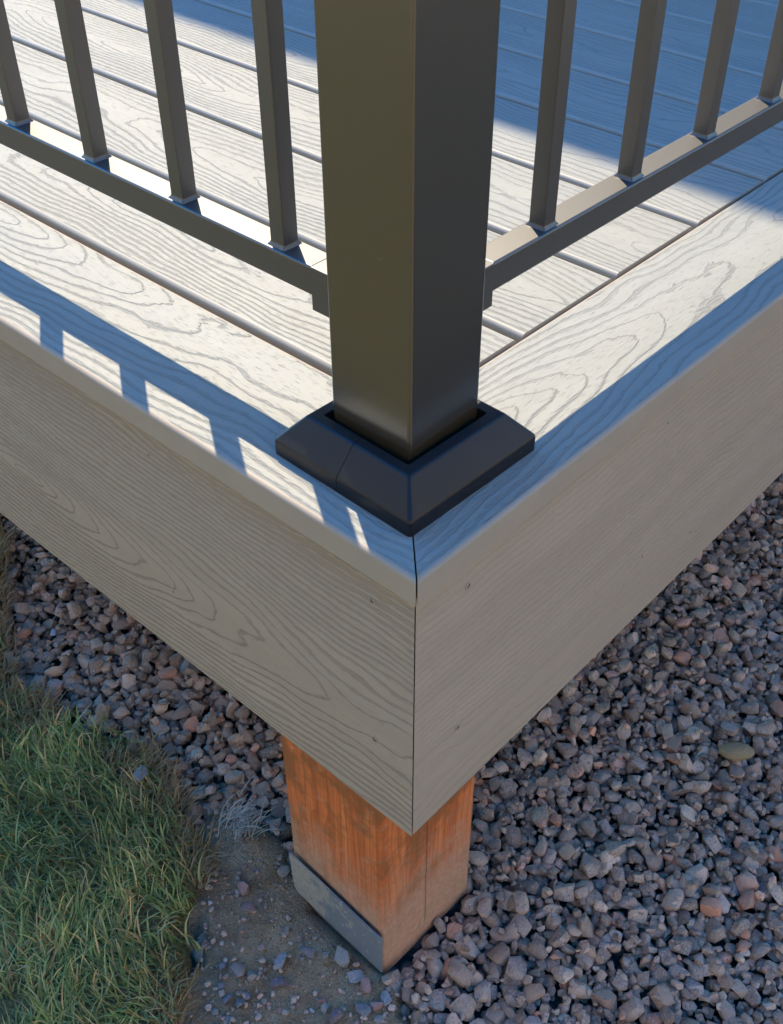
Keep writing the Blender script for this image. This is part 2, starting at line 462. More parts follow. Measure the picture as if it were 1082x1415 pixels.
def grid_mesh(name, x0, x1, y0, y1, step, zf, mat):
    nx = int((x1 - x0) / step) + 1; ny = int((y1 - y0) / step) + 1
    vs = []; fs = []
    for j in range(ny):
        for i in range(nx):
            x = x0 + (x1 - x0) * i / (nx - 1); y = y0 + (y1 - y0) * j / (ny - 1)
            vs.append((x, y, zf(x, y)))
    for j in range(ny - 1):
        for i in range(nx - 1):
            a = j * nx + i
            fs.append((a, a + 1, a + nx + 1, a + nx))
    me = bpy.data.meshes.new(name)
    me.from_pydata(vs, [], fs)
    me.polygons.foreach_set('use_smooth', [True] * len(fs))
    me.materials.append(mat)
    return me

def soil_z(x, y):
    fade = min(1.0, max(0.0, (1.6 - max(abs(x - 0.3), abs(y - 0.4))) / 0.5))
    gz = 0.0
    e = grass_edge(y)
    if x < e:
        gz = -0.004
    elif not inside(SOIL, x, y):
        gz = -0.028
    return (zn(x, y) + gz) * fade - 0.004

# one sheet to the horizon, with a finely modelled part near the deck corner
def ground_mesh():
    bm = bmesh.new()
    xs = np.concatenate([[-60, -20, -6, -3], np.linspace(-1.3, 1.9, 161), [4, 8, 20, 60]])
    ys = np.concatenate([[-60, -20, -6, -3], np.linspace(-1.2, 2.0, 161), [4, 8, 20, 60]])
    g = [[bm.verts.new((x, y, soil_z(x, y))) for x in xs] for y in ys]
    for j in range(len(ys) - 1):
        for i in range(len(xs) - 1):
            bm.faces.new((g[j][i], g[j][i + 1], g[j + 1][i + 1], g[j + 1][i]))
    return finish(bm, 'ground', [M['soil']], 180)
tag(link('ground', ground_mesh()), kind='structure')

# lawn surface: from the ragged edge beside the deck out to the left
def lawn_mesh():
    bm = bmesh.new()
    ys = np.concatenate([[-40, -12, -4, -2, -1.2, -0.8], np.linspace(-0.5, 1.4, 96), [1.8, 2.6, 5, 12, 40]])
    rows = []
    for y in ys:
        e = grass_edge(y)
        if -0.6 < y < 1.5:
            e += noise.noise(Vector((0.3, y * 22, 0))) * 0.020 - 0.008
        row = []
        for t in (0.0, 0.008, 0.03, 0.08, 0.16, 0.3, 0.5, 0.9, 1.6, 4, 12, 50):
            x = e - t
            z = 0.001 + 0.006 * min(1, t / 0.03) + (zn(x, y, 0.8) if t < 1.5 and -1 < y < 2 else 0)
            row.append(bm.verts.new((x, y, z - (0.010 if t == 0 else 0))))
        rows.append(row)
    for j in range(len(ys) - 1):
        for i in range(len(rows[0]) - 1):
            bm.faces.new((rows[j][i], rows[j + 1][i], rows[j + 1][i + 1], rows[j][i + 1]))
    return finish(bm, 'lawn', [M['lawn']], 180)
lawn = tag(link('lawn', lawn_mesh()), kind='structure')

# ------------------------------------------------------------------ the deck
deck = empty('deck', (0.0, 0.0, 0.0), 'grey embossed composite deck corner with mitred border boards and fascia on an orange timber post', 'deck')
TH = 0.0239
def board_mesh(name, L, W, T, r_top, r_bot, mat_top, mat_side, cut0=0.0, cut1=0.0, seg=5, rl=None):
    """length along x from 0, width along y from 0, top at z=0; cut0 / cut1: how far the y=W edge is set back at each end"""
    rl = r_top if rl is None else rl
    prof = []
    def arc(cy, cz, r, a0, a1, n):
        for k in range(n + 1):
            a = math.radians(a0 + (a1 - a0) * k / n)
            prof.append((cy + r * math.cos(a), cz + r * math.sin(a)))
    arc(rl, -rl, rl, 180, 90, seg)
    arc(W - r_top, -r_top, r_top, 90, 0, seg)
    arc(W - r_bot, -T + r_bot, r_bot, 0, -90, 2)
    arc(r_bot, -T + r_bot, r_bot, -90, -180, 2)
    bm = bmesh.new()
    A = [bm.verts.new((cut0 * y / W, y, z)) for y, z in prof]
    B = [bm.verts.new((L - cut1 * y / W, y, z)) for y, z in prof]
    n = len(prof)
    for k in range(n):
        f = bm.faces.new((A[k], A[(k + 1) % n], B[(k + 1) % n], B[k]))
        f.material_index = 0 if k == seg else 1
    fa = bm.faces.new(A); fb = bm.faces.new(B)
    fa.material_index = fb.material_index = 1
    return finish(bm, name, [mat_top, mat_side], 30)

A_W, B_W = 0.1324, 0.1296
PITCH = 0.1447; BW = 0.1374
DECK_X, DECK_Y = 2.38, 2.6
RX = Matrix(((1, 0, 0), (0, 1, 0), (0, 0, 1)))
# left border: length along +y, width along +x  (local x->y, local y->x would mirror; use a mirrored-width mesh instead)
MG = 0.0008
def left_frame():       # local x -> +y world, local y -> -x world, local z -> up
    return Matrix(((0, -1, 0), (1, 0, 0), (0, 0, 1)))
# right border: local x = world x, local y = world y, outer edge at y=0, mitred at the corner
me = board_mesh('border_board', DECK_X, B_W, TH, 0.0035, 0.0009, M['border_right'], M['nose'], cut0=B_W, rl=0.0038)
link('border_board', me, deck, (MG, 0, D))
# left border: local y runs from the inner edge (0) to the outer edge (W)
def left_border():
    W = A_W
    bm_me = board_mesh('border_board', DECK_Y, W, TH, 0.0038, 0.0009, M['border_left'], M['nose'], cut0=0, rl=0.0035)
    for v in bm_me.vertices:                # mitre: the outer edge reaches the corner, the inner edge is set back
        if v.co.x < 0.5:
            v.co.x = (W - v.co.y) / W * W
    return bm_me
link('border_board', left_border(), deck, (A_W, MG, D), left_frame())
# field boards run parallel to the left edge and butt against the right border
nb = int((DECK_X - A_W) / PITCH)
fb = board_mesh('deck_board', DECK_Y - B_W, BW, TH, 0.0050, 0.002, M['board'], M['plain'])
for n in range(nb):
    x1 = A_W + (n + 1) * PITCH
    link('deck_board', fb, deck, (x1, B_W + 0.0036 + random.uniform(-0.0006, 0.0006), D), left_frame())

# fascia boards
E0 = 0.0074; FH = 0.306; FT = 0.0125
FZ1 = D - TH - 0.0022
def fascia_mesh(L, Hh, mat, sgn):
    """local x along, y up from 0 to Hh, z outward (0 = outer face); inner face set back at the corner mitre"""
    r = 0.0012
    me = board_mesh('fascia_board', L, Hh, FT, r, 0.0008, mat, M['fplain'])
    for v in me.vertices:
        if v.co.x < 0.3:
            v.co.x = sgn * 0 + max(0.0, -v.co.z)
    return me
# right fascia: local x=+x, local y=+z, local z=-y
RF = Matrix(((1, 0, 0), (0, 0, -1), (0, 1, 0)))
fr = link('fascia_board', fascia_mesh(DECK_X, FH - 0.026, M['fascia_right'], 1), deck, (E0 + 0.0006, E0, FZ1 - (FH - 0.026)), RF)
# left fascia: local x=+y, local z=-x, local y = z cross x = ... keep right handed: (x=+y, y=-z, z=-x)
LF = Matrix(((0, 0, -1), (1, 0, 0), (0, -1, 0)))
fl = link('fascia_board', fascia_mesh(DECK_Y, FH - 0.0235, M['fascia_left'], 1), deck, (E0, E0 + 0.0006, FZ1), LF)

# screws: dished head with a dark square recess
def screw_mesh():
    bm = bmesh.new()
    n = 14
    rings = [(0.0032, 0.0004), (0.0028, 0.0007), (0.0018, 0.0005)]
    vs = [[bm.verts.new((r * math.cos(2 * math.pi * k / n), r * math.sin(2 * math.pi * k / n), z)) for k in range(n)] for r, z in rings]
    for a in range(2):
        for k in range(n):
            bm.faces.new((vs[a][k], vs[a][(k + 1) % n], vs[a + 1][(k + 1) % n], vs[a + 1][k]))
    f = bm.faces.new(vs[2])
    low = [bm.verts.new((0.0013 * math.cos(2 * math.pi * k / n), 0.0013 * math.sin(2 * math.pi * k / n), -0.0004)) for k in range(n)]
    bm.faces.remove(f)
    for k in range(n):
        q = bm.faces.new((vs[2][k], vs[2][(k + 1) % n], low[(k + 1) % n], low[k])); q.material_index = 1
    q = bm.faces.new(low); q.material_index = 1
    me = bpy.data.meshes.new('screw'); bm.to_mesh(me); bm.free()
    me.materials.append(M['screw']); me.materials.append(M['recess'])
    return me
sm = screw_mesh()
for k in range(2):
    for dz in (-0.055, -0.2135):
        y = 0.0485 + 0.2506 * k
        link('screw', sm, fl, (E0, y + random.uniform(-.002, .002), D + dz + random.uniform(-.002, .002)), LF).scale = (1 - 0.5 * k,) * 3
        if k < 7:
            x = 0.062 + 0.2715 * k
            link('screw', sm, fr, (x + random.uniform(-.002, .002), E0, D + dz + random.uniform(-.002, .002)), RF).scale = (1 - 0.5 * k,) * 3

# rim joists behind the fascia
link('rim_joist', finish(box_bm(0, DECK_X, 0, 0.026, 0, 0.255, 0.001), 'rim_joist', [M['joist']]), deck, (E0 + FT + 0.001, E0 + FT + 0.001, D - TH - 0.256))
link('rim_joist', finish(box_bm(0, 0.026, 0, DECK_Y, 0, 0.255, 0.001), 'rim_joist', [M['joist']]), deck, (E0 + FT + 0.001, E0 + FT + 0.030, D - TH - 0.256))

# timber support post, slightly out of square with the deck
post_rot = Matrix.Rotation(math.radians(-2.0), 3, 'Z')
PX, PY = 0.050, 0.086
def support_post():
    bm = bmesh.new()
    S = 0.1455; r = 0.004; zs = [-0.03, 0.02, 0.12, 0.25, 0.40]
    prof = []
    for cx, cy, a0 in ((r, r, 180), (S - r, r, 270), (S - r, S - r, 0), (r, S - r, 90)):
        for k in range(4):
            a = math.radians(a0 + 30 * k)
            prof.append((cx + r * math.cos(a), cy + r * math.sin(a)))
    rings = [[bm.verts.new((x, y, z)) for x, y in prof] for z in zs]
    n = len(prof)
    for a in range(len(zs) - 1):
        for k in range(n):
            bm.faces.new((rings[a][k], rings[a][(k + 1) % n], rings[a + 1][(k + 1) % n], rings[a + 1][k]))
    bm.faces.new(rings[0]); bm.faces.new(rings[-1])
    return finish(bm, 'support_post', [M['timber']], 40)
sp = link('support_post', support_post(), deck, (PX, PY, 0.012), post_rot)
sp['label'] = 'orange cedar support post, dusty at its foot'
# drying check in the right face: a thin dark strip let into the wood
def check_mesh():
    bm = bmesh.new()
    pts = [(0.0685 + 0.0006 * math.sin(k * 1.7), 0.005 + 0.03 * k) for k in range(11)]
    a = [bm.verts.new((x - 0.00025, -0.0004, z)) for x, z in pts]
    b_ = [bm.verts.new((x + 0.00025, -0.0004, z)) for x, z in pts]
    for k in range(10):
        bm.faces.new((a[k], b_[k], b_[k + 1], a[k + 1]))
    return finish(bm, 'drying_crack', [M['recess']])
link('drying_crack', check_mesh(), sp, (PX, PY, 0.012), post_rot)
# steel bracket plate along the foot of the left face
def plate_mesh():
    bm = bmesh.new()
    outline = [(0.1430, 0.064), (0.1405, 0.0), (0.136, -0.010), (0.07, -0.014), (-0.004, -0.016), (-0.0055, 0.058), (0.05, 0.060), (0.10, 0.0625)]
    F = [bm.verts.new((-0.0068 - 0.0012 * (y / 0.14), y, z)) for y, z in outline]
    Bk = [bm.verts.new((-0.0042 - 0.0012 * (y / 0.14), y, z)) for y, z in outline]
    bm.faces.new(F); bm.faces.new(Bk[::-1])
    n = len(outline)
    for k in range(n):
        bm.faces.new((F[k], Bk[k], Bk[(k + 1) % n], F[(k + 1) % n]))
    bmesh.ops.bevel(bm, geom=list(bm.edges), offset=0.0005, segments=1, affect='EDGES')
    return finish(bm, 'bracket_plate', [M['plate']], 30)
link('bracket_plate', plate_mesh(), sp, (PX, PY, 0.022), post_rot)

# ------------------------------------------------------------------ railing
PC, PS = 0.0985, 0.0372
rp = empty('railing_post', (PC, PC, D), 'square dark bronze metal railing post standing on the deck corner with black base cover', 'railing post')
def post_mesh(h):
    bm = bmesh.new()
    r = 0.0028; s = PS; prof = []
    for cx, cy, a0 in ((-s + r, -s + r, 180), (s - r, -s + r, 270), (s - r, s - r, 0), (-s + r, s - r, 90)):
        for k in range(6):
            a = math.radians(a0 + 18 * k)
            prof.append((cx + r * math.cos(a), cy + r * math.sin(a)))
    lo = [bm.verts.new((x, y, 0.0005)) for x, y in prof]; hi = [bm.verts.new((x, y, h)) for x, y in prof]
    n = len(prof)
    for k in range(n):
        bm.faces.new((lo[k], lo[(k + 1) % n], hi[(k + 1) % n], hi[k]))
    bm.faces.new(lo); bm.faces.new(hi)
    return finish(bm, 'post_sleeve', [M['bronze']], 30)
link('post_sleeve', post_mesh(1.03), rp, (PC, PC, D))
def cap_mesh():
    bm = box_bm(-0.043, 0.043, -0.043, 0.043, 0, 0.012, 0.002)
    r = bmesh.ops.create_cone(bm, cap_ends=True, segments=4, radius1=0.058, radius2=0.006, depth=0.02)
    bmesh.ops.rotate(bm, verts=r['verts'], matrix=Matrix.Rotation(math.pi / 4, 3, 'Z'))
    bmesh.ops.translate(bm, verts=r['verts'], vec=(0, 0, 0.0215))
    return finish(bm, 'post_cap', [M['bronze']], 20)
link('post_cap', cap_mesh(), rp, (PC, PC, D + 1.03))

def skirt_half(ymin_side):
    """half of the square base cover; split across y = +0.0022"""
    cut = 0.0022; gap = 0.00025
    # profile: (half size, z)
    prof = [(0.0684, 0.0005), (0.0684, 0.0115), (0.0680, 0.0130), (0.0671, 0.0142), (0.0515, 0.0320), (0.0502, 0.0331), (0.0488, 0.0334), (0.0418, 0.0334), (0.0414, 0.0330), (0.0414, 0.0006)]
    bm = bmesh.new()
    # walk three sides: start at cut on -x side, round the corners, end at cut on +x side, corners slightly rounded
    def path(hs):
        s = -1 if ymin_side else 1
        yc = cut + (-gap if ymin_side else gap)
        cr = 0.0035 if hs > 0.06 else (0.002 if hs > 0.045 else 0.0012)
        pts = [(-hs, yc)]
        for cx, sx in ((-hs + cr, -1), (hs - cr, 1)):
            for k in range(5):
                a = math.radians(90 * k / 4)
                if sx < 0: pts.append((cx - cr * math.cos(a), s * (hs - cr) + s * cr * math.sin(a)))
                else: pts.append((cx + cr * math.sin(a), s * (hs - cr) + s * cr * math.cos(a)))
        pts.append((hs, yc))
        return pts
    rows = [[bm.verts.new((x, y, z)) for x, y in path(hs)] for hs, z in prof]
    m = len(prof); n = len(rows[0])
    for a in range(m):
        for k in range(n - 1):
            bm.faces.new((rows[a][k], rows[a][k + 1], rows[(a + 1) % m][k + 1], rows[(a + 1) % m][k]))
    bm.faces.new([rows[a][0] for a in range(m)]); bm.faces.new([rows[a][-1] for a in range(m)])
    return finish(bm, 'base_cover', [M['skirt']], 35)
SC = 0.0978
link('base_cover', skirt_half(True), rp, (SC, SC, D), Matrix.Rotation(math.radians(-1.3), 3, 'Z'))
link('base_cover', skirt_half(False), rp, (SC, SC, D), Matrix.Rotation(math.radians(-1.3), 3, 'Z'))

RW, RZ0, RZ1 = 0.0236, 0.1025, 0.1257
B0, BP, BS = 0.2155, 0.1118, 0.0144
def tube_bm(w, z0, z1, r):
    return box_bm(-w / 2, w / 2, -w / 2, w / 2, z0, z1, r, 2)
def baluster_mesh():
    bm = bmesh.new()
    s = BS / 2; r = 0.0013
    def ring(h, z):
        out = []
        for cx, cy, a0 in ((-h + r, -h + r, 180), (h - r, -h + r, 270), (h - r, h - r, 0), (-h + r, h - r, 90)):
            for k in range(3):
                a = math.radians(a0 + 45 * k)
                out.append(bm.verts.new((cx + r * math.cos(a), cy + r * math.sin(a), z)))
        return out
    zs = [(s + 0.0022, RZ1 - 0.0005), (s + 0.0017, RZ1 + 0.0006), (s + 0.0005, RZ1 + 0.0018), (s, RZ1 + 0.0034), (s, 0.905)]
    rings = [ring(h, z) for h, z in zs]
    n = len(rings[0])
    for a in range(len(rings) - 1):
        for k in range(n):
            bm.faces.new((rings[a][k], rings[a][(k + 1) % n], rings[a + 1][(k + 1) % n], rings[a + 1][k]))
    bm.faces.new(rings[0]); bm.faces.new(rings[-1])
    return finish(bm, 'baluster', [M['rail']], 35)
bal = baluster_mesh()
def rail_panel(axis, length, label):
    root = empty('deck_railing', (PC, PC, D), label, 'railing')
    def bx(name, a0, a1, w, z0, z1, bev, mat='rail'):
        if axis == 'y': bm = box_bm(-w / 2, w / 2, a0, a1, z0, z1, bev, 3)
        else: bm = box_bm(a0, a1, -w / 2, w / 2, z0, z1, bev, 3)
        return link(name, finish(bm, name, [M[mat]], 35), root, (PC, PC, D))
    bx('bottom_rail', 0.078, length - PC, RW, RZ0, RZ1, 0.0022)
    bx('top_rail', PS + 0.001, length - PC, 0.044, 0.905, 0.945, 0.004)
    bx('rail_bracket', PS + 0.0012, 0.0785, RW + 0.0016, RZ0 - 0.0105, RZ1 + 0.0004, 0.0008)
    n = int((length - B0 - 0.05) / BP) + 1
    for k in range(n):
        t = B0 + k * BP
        link('baluster', bal, root, (PC, t, D) if axis == 'y' else (0.2487 + 0.1168 * k, PC, D))
    return root
rail_panel('y', 2.55, 'dark bronze railing with slim square balusters along the lawn side of the deck')
rail_panel('x', 2.35, 'dark bronze railing with slim square balusters along the gravel side of the deck')

# ------------------------------------------------------------------ house beside the deck (outside the frame, shades the far boards)
house = empty('house', (2.1, 0.0, 0.0), 'pale sided house wall with overhanging eave beside the deck', 'house')
EH = 2.9
EX = 0.634 + (EH + 0.16) * KX
def hpart(name, b6, mat, bev=0.004):
    return link(name, finish(box_bm(*b6, bev), name, [M[mat]]), house)
hpart('wall', (2.46, 6.0, -0.6, 6.0, 0, D + EH - 0.021), 'siding')
for k in range(23):
    link('siding_board', finish(box_bm(2.435, 2.458, -0.6, 6.0, 0.05 + 0.15 * k, 0.195 + 0.15 * k, 0.003), 'siding_board', [M['siding']]), house)
hpart('soffit', (EX + 0.03, 6.2, -0.9, 6.2, D + EH - 0.02, D + EH + 0.03), 'trim')
hpart('eave_board', (EX, EX + 0.028, -0.9, 6.2, D + EH, D + EH + 0.16), 'trim')
def roof_mesh():
    bm = bmesh.new()
    x0, x1, z0, z1 = EX + 0.03, 4.2, D + EH + 0.165, D + EH + 1.0
    vs = [bm.verts.new(p) for p in ((x0, -0.9, z0), (x1, -0.9, z1), (6.2, -0.9, z0), (x0, 6.2, z0), (x1, 6.2, z1), (6.2, 6.2, z0))]
    for f in ((0, 1, 2), (3, 5, 4), (0, 3, 4, 1), (1, 4, 5, 2), (0, 2, 5, 3)):
        bm.faces.new([vs[i] for i in f])
    return finish(bm, 'roof', [M['roof']], 0)
link('roof', roof_mesh(), house)

# ------------------------------------------------------------------ added houses across the yard (unseen, put in to bounce warm sunlight)
def add_bounce_house(x0, x1, y0, y1, face, label):
    root = empty('added_house', ((x0 + x1) / 2, (y0 + y1) / 2, 0), label, 'house')
    Hw = 5.6
    def prt(name, b6, mat, par=root):
        return link(name, finish(box_bm(*b6, 0.01, 1), name, [M[mat]]), par)
    prt('wall', (x0, x1, y0, y1, -0.05, Hw), 'stucco')
    bm = bmesh.new()
    o_ = 0.35; zm = Hw + 1.9
    if face == 'x':
        pts = [(x0 - o_, y0 - o_, Hw), (x1 + o_, y0 - o_, Hw), ((x0 + x1) / 2, y0 - o_, zm), (x0 - o_, y1 + o_, Hw), (x1 + o_, y1 + o_, Hw), ((x0 + x1) / 2, y1 + o_, zm)]
    else:
        pts = [(x0 - o_, y0 - o_, Hw), (x0 - o_, y1 + o_, Hw), (x0 - o_, (y0 + y1) / 2, zm), (x1 + o_, y0 - o_, Hw), (x1 + o_, y1 + o_, Hw), (x1 + o_, (y0 + y1) / 2, zm)]
    vs = [bm.verts.new((p[0], p[1], p[2] + 0.003)) for p in pts]
    for f in ((0, 1, 2), (3, 5, 4), (0, 2, 5, 3), (1, 4, 5, 2), (0, 3, 4, 1)):
        bm.faces.new([vs[k] for k in f])
    link('roof', finish(bm, 'roof', [M['roof']], 0), root)
    n = 4
    for k in range(n):
        for zb in (0.9, 3.5):
            if face == 'x':
                c_ = y0 + (y1 - y0) * (k + 0.5) / n
                w_ = prt('window', (x1 + 0.002, x1 + 0.05, c_ - 0.5, c_ + 0.5, zb, zb + 1.2), 'trim')
                prt('pane', (x1 + 0.051, x1 + 0.058, c_ - 0.42, c_ + 0.42, zb + 0.08, zb + 1.12), 'glass', w_)
            else:
                c_ = x0 + (x1 - x0) * (k + 0.5) / n
                w_ = prt('window', (c_ - 0.5, c_ + 0.5, y1 + 0.002, y1 + 0.05, zb, zb + 1.2), 'trim')
                prt('pane', (c_ - 0.42, c_ + 0.42, y1 + 0.051, y1 + 0.058, zb + 0.08, zb + 1.12), 'glass', w_)
add_bounce_house(-11.0, -4.2, -3.6, 7.5, 'x', 'unseen tan stucco house added beyond the lawn for warm bounce light')
add_bounce_house(-3.6, 7.5, -12.0, -5.4, 'y', 'unseen tan stucco house added beyond the gravel for warm bounce light')

# ------------------------------------------------------------------ gravel
def stone_mesh(seed, npts=15, smooth=False):
    r = random.Random(seed)
    bm = bmesh.new()
    e = (1.0, r.uniform(0.6, 0.95), r.uniform(0.42, 0.72))
    for k in range(npts):
        v = Vector((r.gauss(0, 1), r.gauss(0, 1), r.gauss(0, 1))).normalized()
        q = r.uniform(0.86, 1.0)
        # push towards a rounded box so that facets and corners read as broken stone
        m = max(abs(v.x), abs(v.y), abs(v.z))
        v = v.lerp(v / m * 0.85, 0.65)
        bm.verts.new((v.x * e[0] * q * 0.5, v.y * e[1] * q * 0.5, v.z * e[2] * q * 0.5))
    res = bmesh.ops.convex_hull(bm, input=list(bm.verts))
    bmesh.ops.delete(bm, geom=list({g for g in res['geom_interior'] + res['geom_unused'] if isinstance(g, bmesh.types.BMVert)}), context='VERTS')
    me = bpy.data.meshes.new('stone')
    bmesh.ops.recalc_face_normals(bm, faces=bm.faces)
    bmesh.ops.triangulate(bm, faces=bm.faces)
    bm.to_mesh(me); bm.free()
    me.materials.append(M['stone'])
    me.polygons.foreach_set('use_smooth', [True] * len(me.polygons))
    me.set_sharp_from_angle(angle=math.radians(42))
    return me
SM = [stone_mesh(100 + k, random.choice((20, 24, 28))) for k in range(40)]

bed = tag(link('gravel_bed', grid_mesh('gravel_bed', 0.05, 1.95, -2.2, 2.2, 0.05, lambda x, y: -0.029 + zn(x, y), M['fines'])), kind='structure')
# heightfield deposit
GX0, GX1, GY0, GY1, GS = -0.32, 1.35, -0.52, 1.30, 0.004
hx = np.arange(GX0, GX1, GS); hy = np.arange(GY0, GY1, GS)
hf = np.full((len(hy), len(hx)), -0.026)
sx, sy = PX, PY
def in_post(x, y, m=0.004):
    return PX - 0.012 - m < x < PX + 0.145 + m and PY - 0.006 - m < y < PY + 0.145 + m
stones = []
def mask_ok(x, y):
    if in_post(x, y, 0.006): return False
    px, py, k = to_px((x, y, 0.0))
    if not (-160 < px < 1300 and 500 < py < 1600): return False
    if (py < 708 + 0.794 * px - 170) if px < 569 else (py < 1152 - 0.974 * (px - 569) - 170): return False
    if x < grass_edge(y) + 0.006: return random.random() < 0.03 and x > grass_edge(y) - 0.05
    if inside(SOIL, x, y): return False
    if y < -0.05 and x < 0.03 + (-(y + 0.05)) * -0.4: return False
    return True
def drop(s, x, y):
    i0 = int((x - GX0) / GS); j0 = int((y - GY0) / GS)
    r = max(1, int(s * 0.36 / GS))
    a, b_, c_, d_ = max(0, j0 - r), j0 + r + 1, max(0, i0 - r), i0 + r + 1
    w = hf[a:b_, c_:d_]
    if w.size == 0: return None
    return float(w.mean() * 0.6 + w.max() * 0.4), (a, b_, c_, d_)
NST = 0
def deposit(count, smin, smax, cand):
    for _ in range(count):
        s = smin + (smax - smin) * random.random() ** 1.7
        best = None
        for _c in range(cand):
            x = random.uniform(GX0 + 0.03, GX1 - 0.03); y = random.uniform(GY0 + 0.03, GY1 - 0.03)
            if not mask_ok(x, y): continue
            q = drop(s, x, y)
            if q and (best is None or q[0] < best[0]): best = (q[0], q[1], x, y)
        if best is None: continue
        z, (a, b_, c_, d_), x, y = best
        flat_ = random.uniform(0.5, 0.75)
        zc = z + s * flat_ * 0.34
        stones.append((x, y, zc, s))
        yy, xx = np.meshgrid(hy[a:b_], hx[c_:d_], indexing='ij')
        rr = ((xx - x) ** 2 + (yy - y) ** 2) / (s * 0.42) ** 2
        top = zc + s * flat_ * 0.42 * np.sqrt(np.clip(1 - rr, 0, 1))
        hf[a:b_, c_:d_] = np.where(rr < 1, np.maximum(hf[a:b_, c_:d_], top), hf[a:b_, c_:d_])
deposit(5200, 0.010, 0.020, 5)
deposit(6200, 0.013, 0.032, 9)
deposit(4600, 0.007, 0.016, 6)
# ranking by size in the view
def deck_hides(px, py):
    if px < 569: return py < 708 + 0.794 * px
    return py < 1152 - 0.974 * (px - 569)
cand = []
gz = {}
for i, (x, y, z, s) in enumerate(stones):
    px, py, k = to_px((x, y, z))
    j0 = min(len(hy) - 1, int((y - GY0) / GS)); i0 = min(len(hx) - 1, int((x - GX0) / GS))
    exposed = z + s * 0.2 >= hf[j0, i0] - 0.003
    if 8 < px < 1074 and 720 < py < 1405 and exposed and not deck_hides(px, py - 6):
        cand.append((s * k, i))
cand.sort(reverse=True)
single = {i for _, i in cand[:300]}
verts = []; faces = []; base = 0
SMv = [(np.array([v.co[:] for v in m.vertices]), [tuple(p.vertices) for p in m.polygons]) for m in SM]
for i, (x, y, z, s) in enumerate(stones):
    k = random.randrange(len(SM))
    eul = Matrix.Rotation(random.uniform(0, 6.28), 3, 'Z') @ Matrix.Rotation(random.gauss(0, 0.45), 3, 'X') @ Matrix.Rotation(random.gauss(0, 0.45), 3, 'Y')
    sc = s * random.uniform(0.95, 1.2)
    if i in single:
        o = bpy.data.objects.new('stone', SM[k]); COL.objects.link(o)
        o.parent = bed
        o.matrix_local = Matrix.Translation((x, y, z)) @ eul.to_4x4() @ Matrix.Diagonal((sc, sc, sc, 1))
    else:
        v, f = SMv[k]
        w = (v * sc) @ np.array(eul.transposed()) + np.array((x, y, z))
        verts.append(w); faces += [tuple(q + base for q in t) for t in f]; base += len(v)
me = bpy.data.meshes.new('loose_gravel')
me.from_pydata(np.concatenate(verts).tolist(), [], faces)
me.materials.append(M['stone'])
me.polygons.foreach_set('use_smooth', [True] * len(me.polygons))
me.set_sharp_from_angle(angle=math.radians(42))
lg = link('loose_gravel', me, bed); lg['kind'] = 'stuff'
# gravel carries on outside the finely built patch as a coarse sheet of smaller detail
print('stones', len(stones), 'tris', len(faces))

# distinct stones that are things of their own
def big_stone(name, seed, size, loc, mat, label, cat='stone', group=None, squash=(1, 1, 1), n=15, rz=0, smooth=False):
    me = stone_mesh(seed, n)
    me.materials.clear(); me.materials.append(mat)
    o = link(name, me, None, loc, Matrix.Rotation(rz, 3, 'Z'))
    o.scale = (size * squash[0], size * squash[1], size * squash[2])
    return tag(o, label, cat, group)

def pebble_mesh():
    bm = bmesh.new()
    bmesh.ops.create_icosphere(bm, subdivisions=3, radius=0.5)
    for v in bm.verts:
        k = 1 + 0.10 * noise.noise(v.co * 2.3 + Vector((4, 1, 2)))
        v.co = Vector((v.co.x * k, v.co.y * 0.56 * k, v.co.z * 0.42 * k))
    return finish(bm, 'pebble', [tint_stone('olive_pebble', (0.30, 0.225, 0.12), 0.12)], 180)
def hz(x, y, r=3):
    j0 = int((y - GY0) / GS); i0 = int((x - GX0) / GS)
    return float(np.percentile(hf[j0 - r:j0 + r + 1, i0 - r:i0 + r + 1], 75))
o = tag(link('pebble', pebble_mesh(), None, (0.577, -0.067, hz(0.577, -0.067, 6) + 0.016), Matrix.Rotation(math.radians(-52), 3, 'Z')), 'smooth olive brown oval pebble lying on the angular gravel', 'pebble')
o.scale = (0.047, 0.047, 0.047)
wm = tint_stone('white_stone', (0.55, 0.55, 0.56), 0.1)
bm_ = tint_stone('blue_grey_stone', (0.25, 0.25, 0.265), 0.5)
pk = tint_stone('pink_stone', (0.33, 0.20, 0.175), 0.3)
tn = tint_stone('tan_stone', (0.30, 0.26, 0.22), 0.3)
gy = tint_stone('grey_stone', (0.20, 0.19, 0.19), 0.4)
dk = tint_stone('dark_speckled_stone', (0.16, 0.125, 0.13), 0.8)
rd = tint_stone('red_stone', (0.38, 0.17, 0.135), 0.2)
big_stone('stone', 5, 0.020, (0.102, 0.806, hz(0.102, 0.806) + 0.005), wm, 'small white stone on the gravel between lawn and deck fascia', squash=(1.0, 0.6, 0.7), rz=0.9)
big_stone('stone', 9, 0.024, (0.020, 0.480, 0.032), bm_, 'single blue grey stone lying in the green grass', n=18)
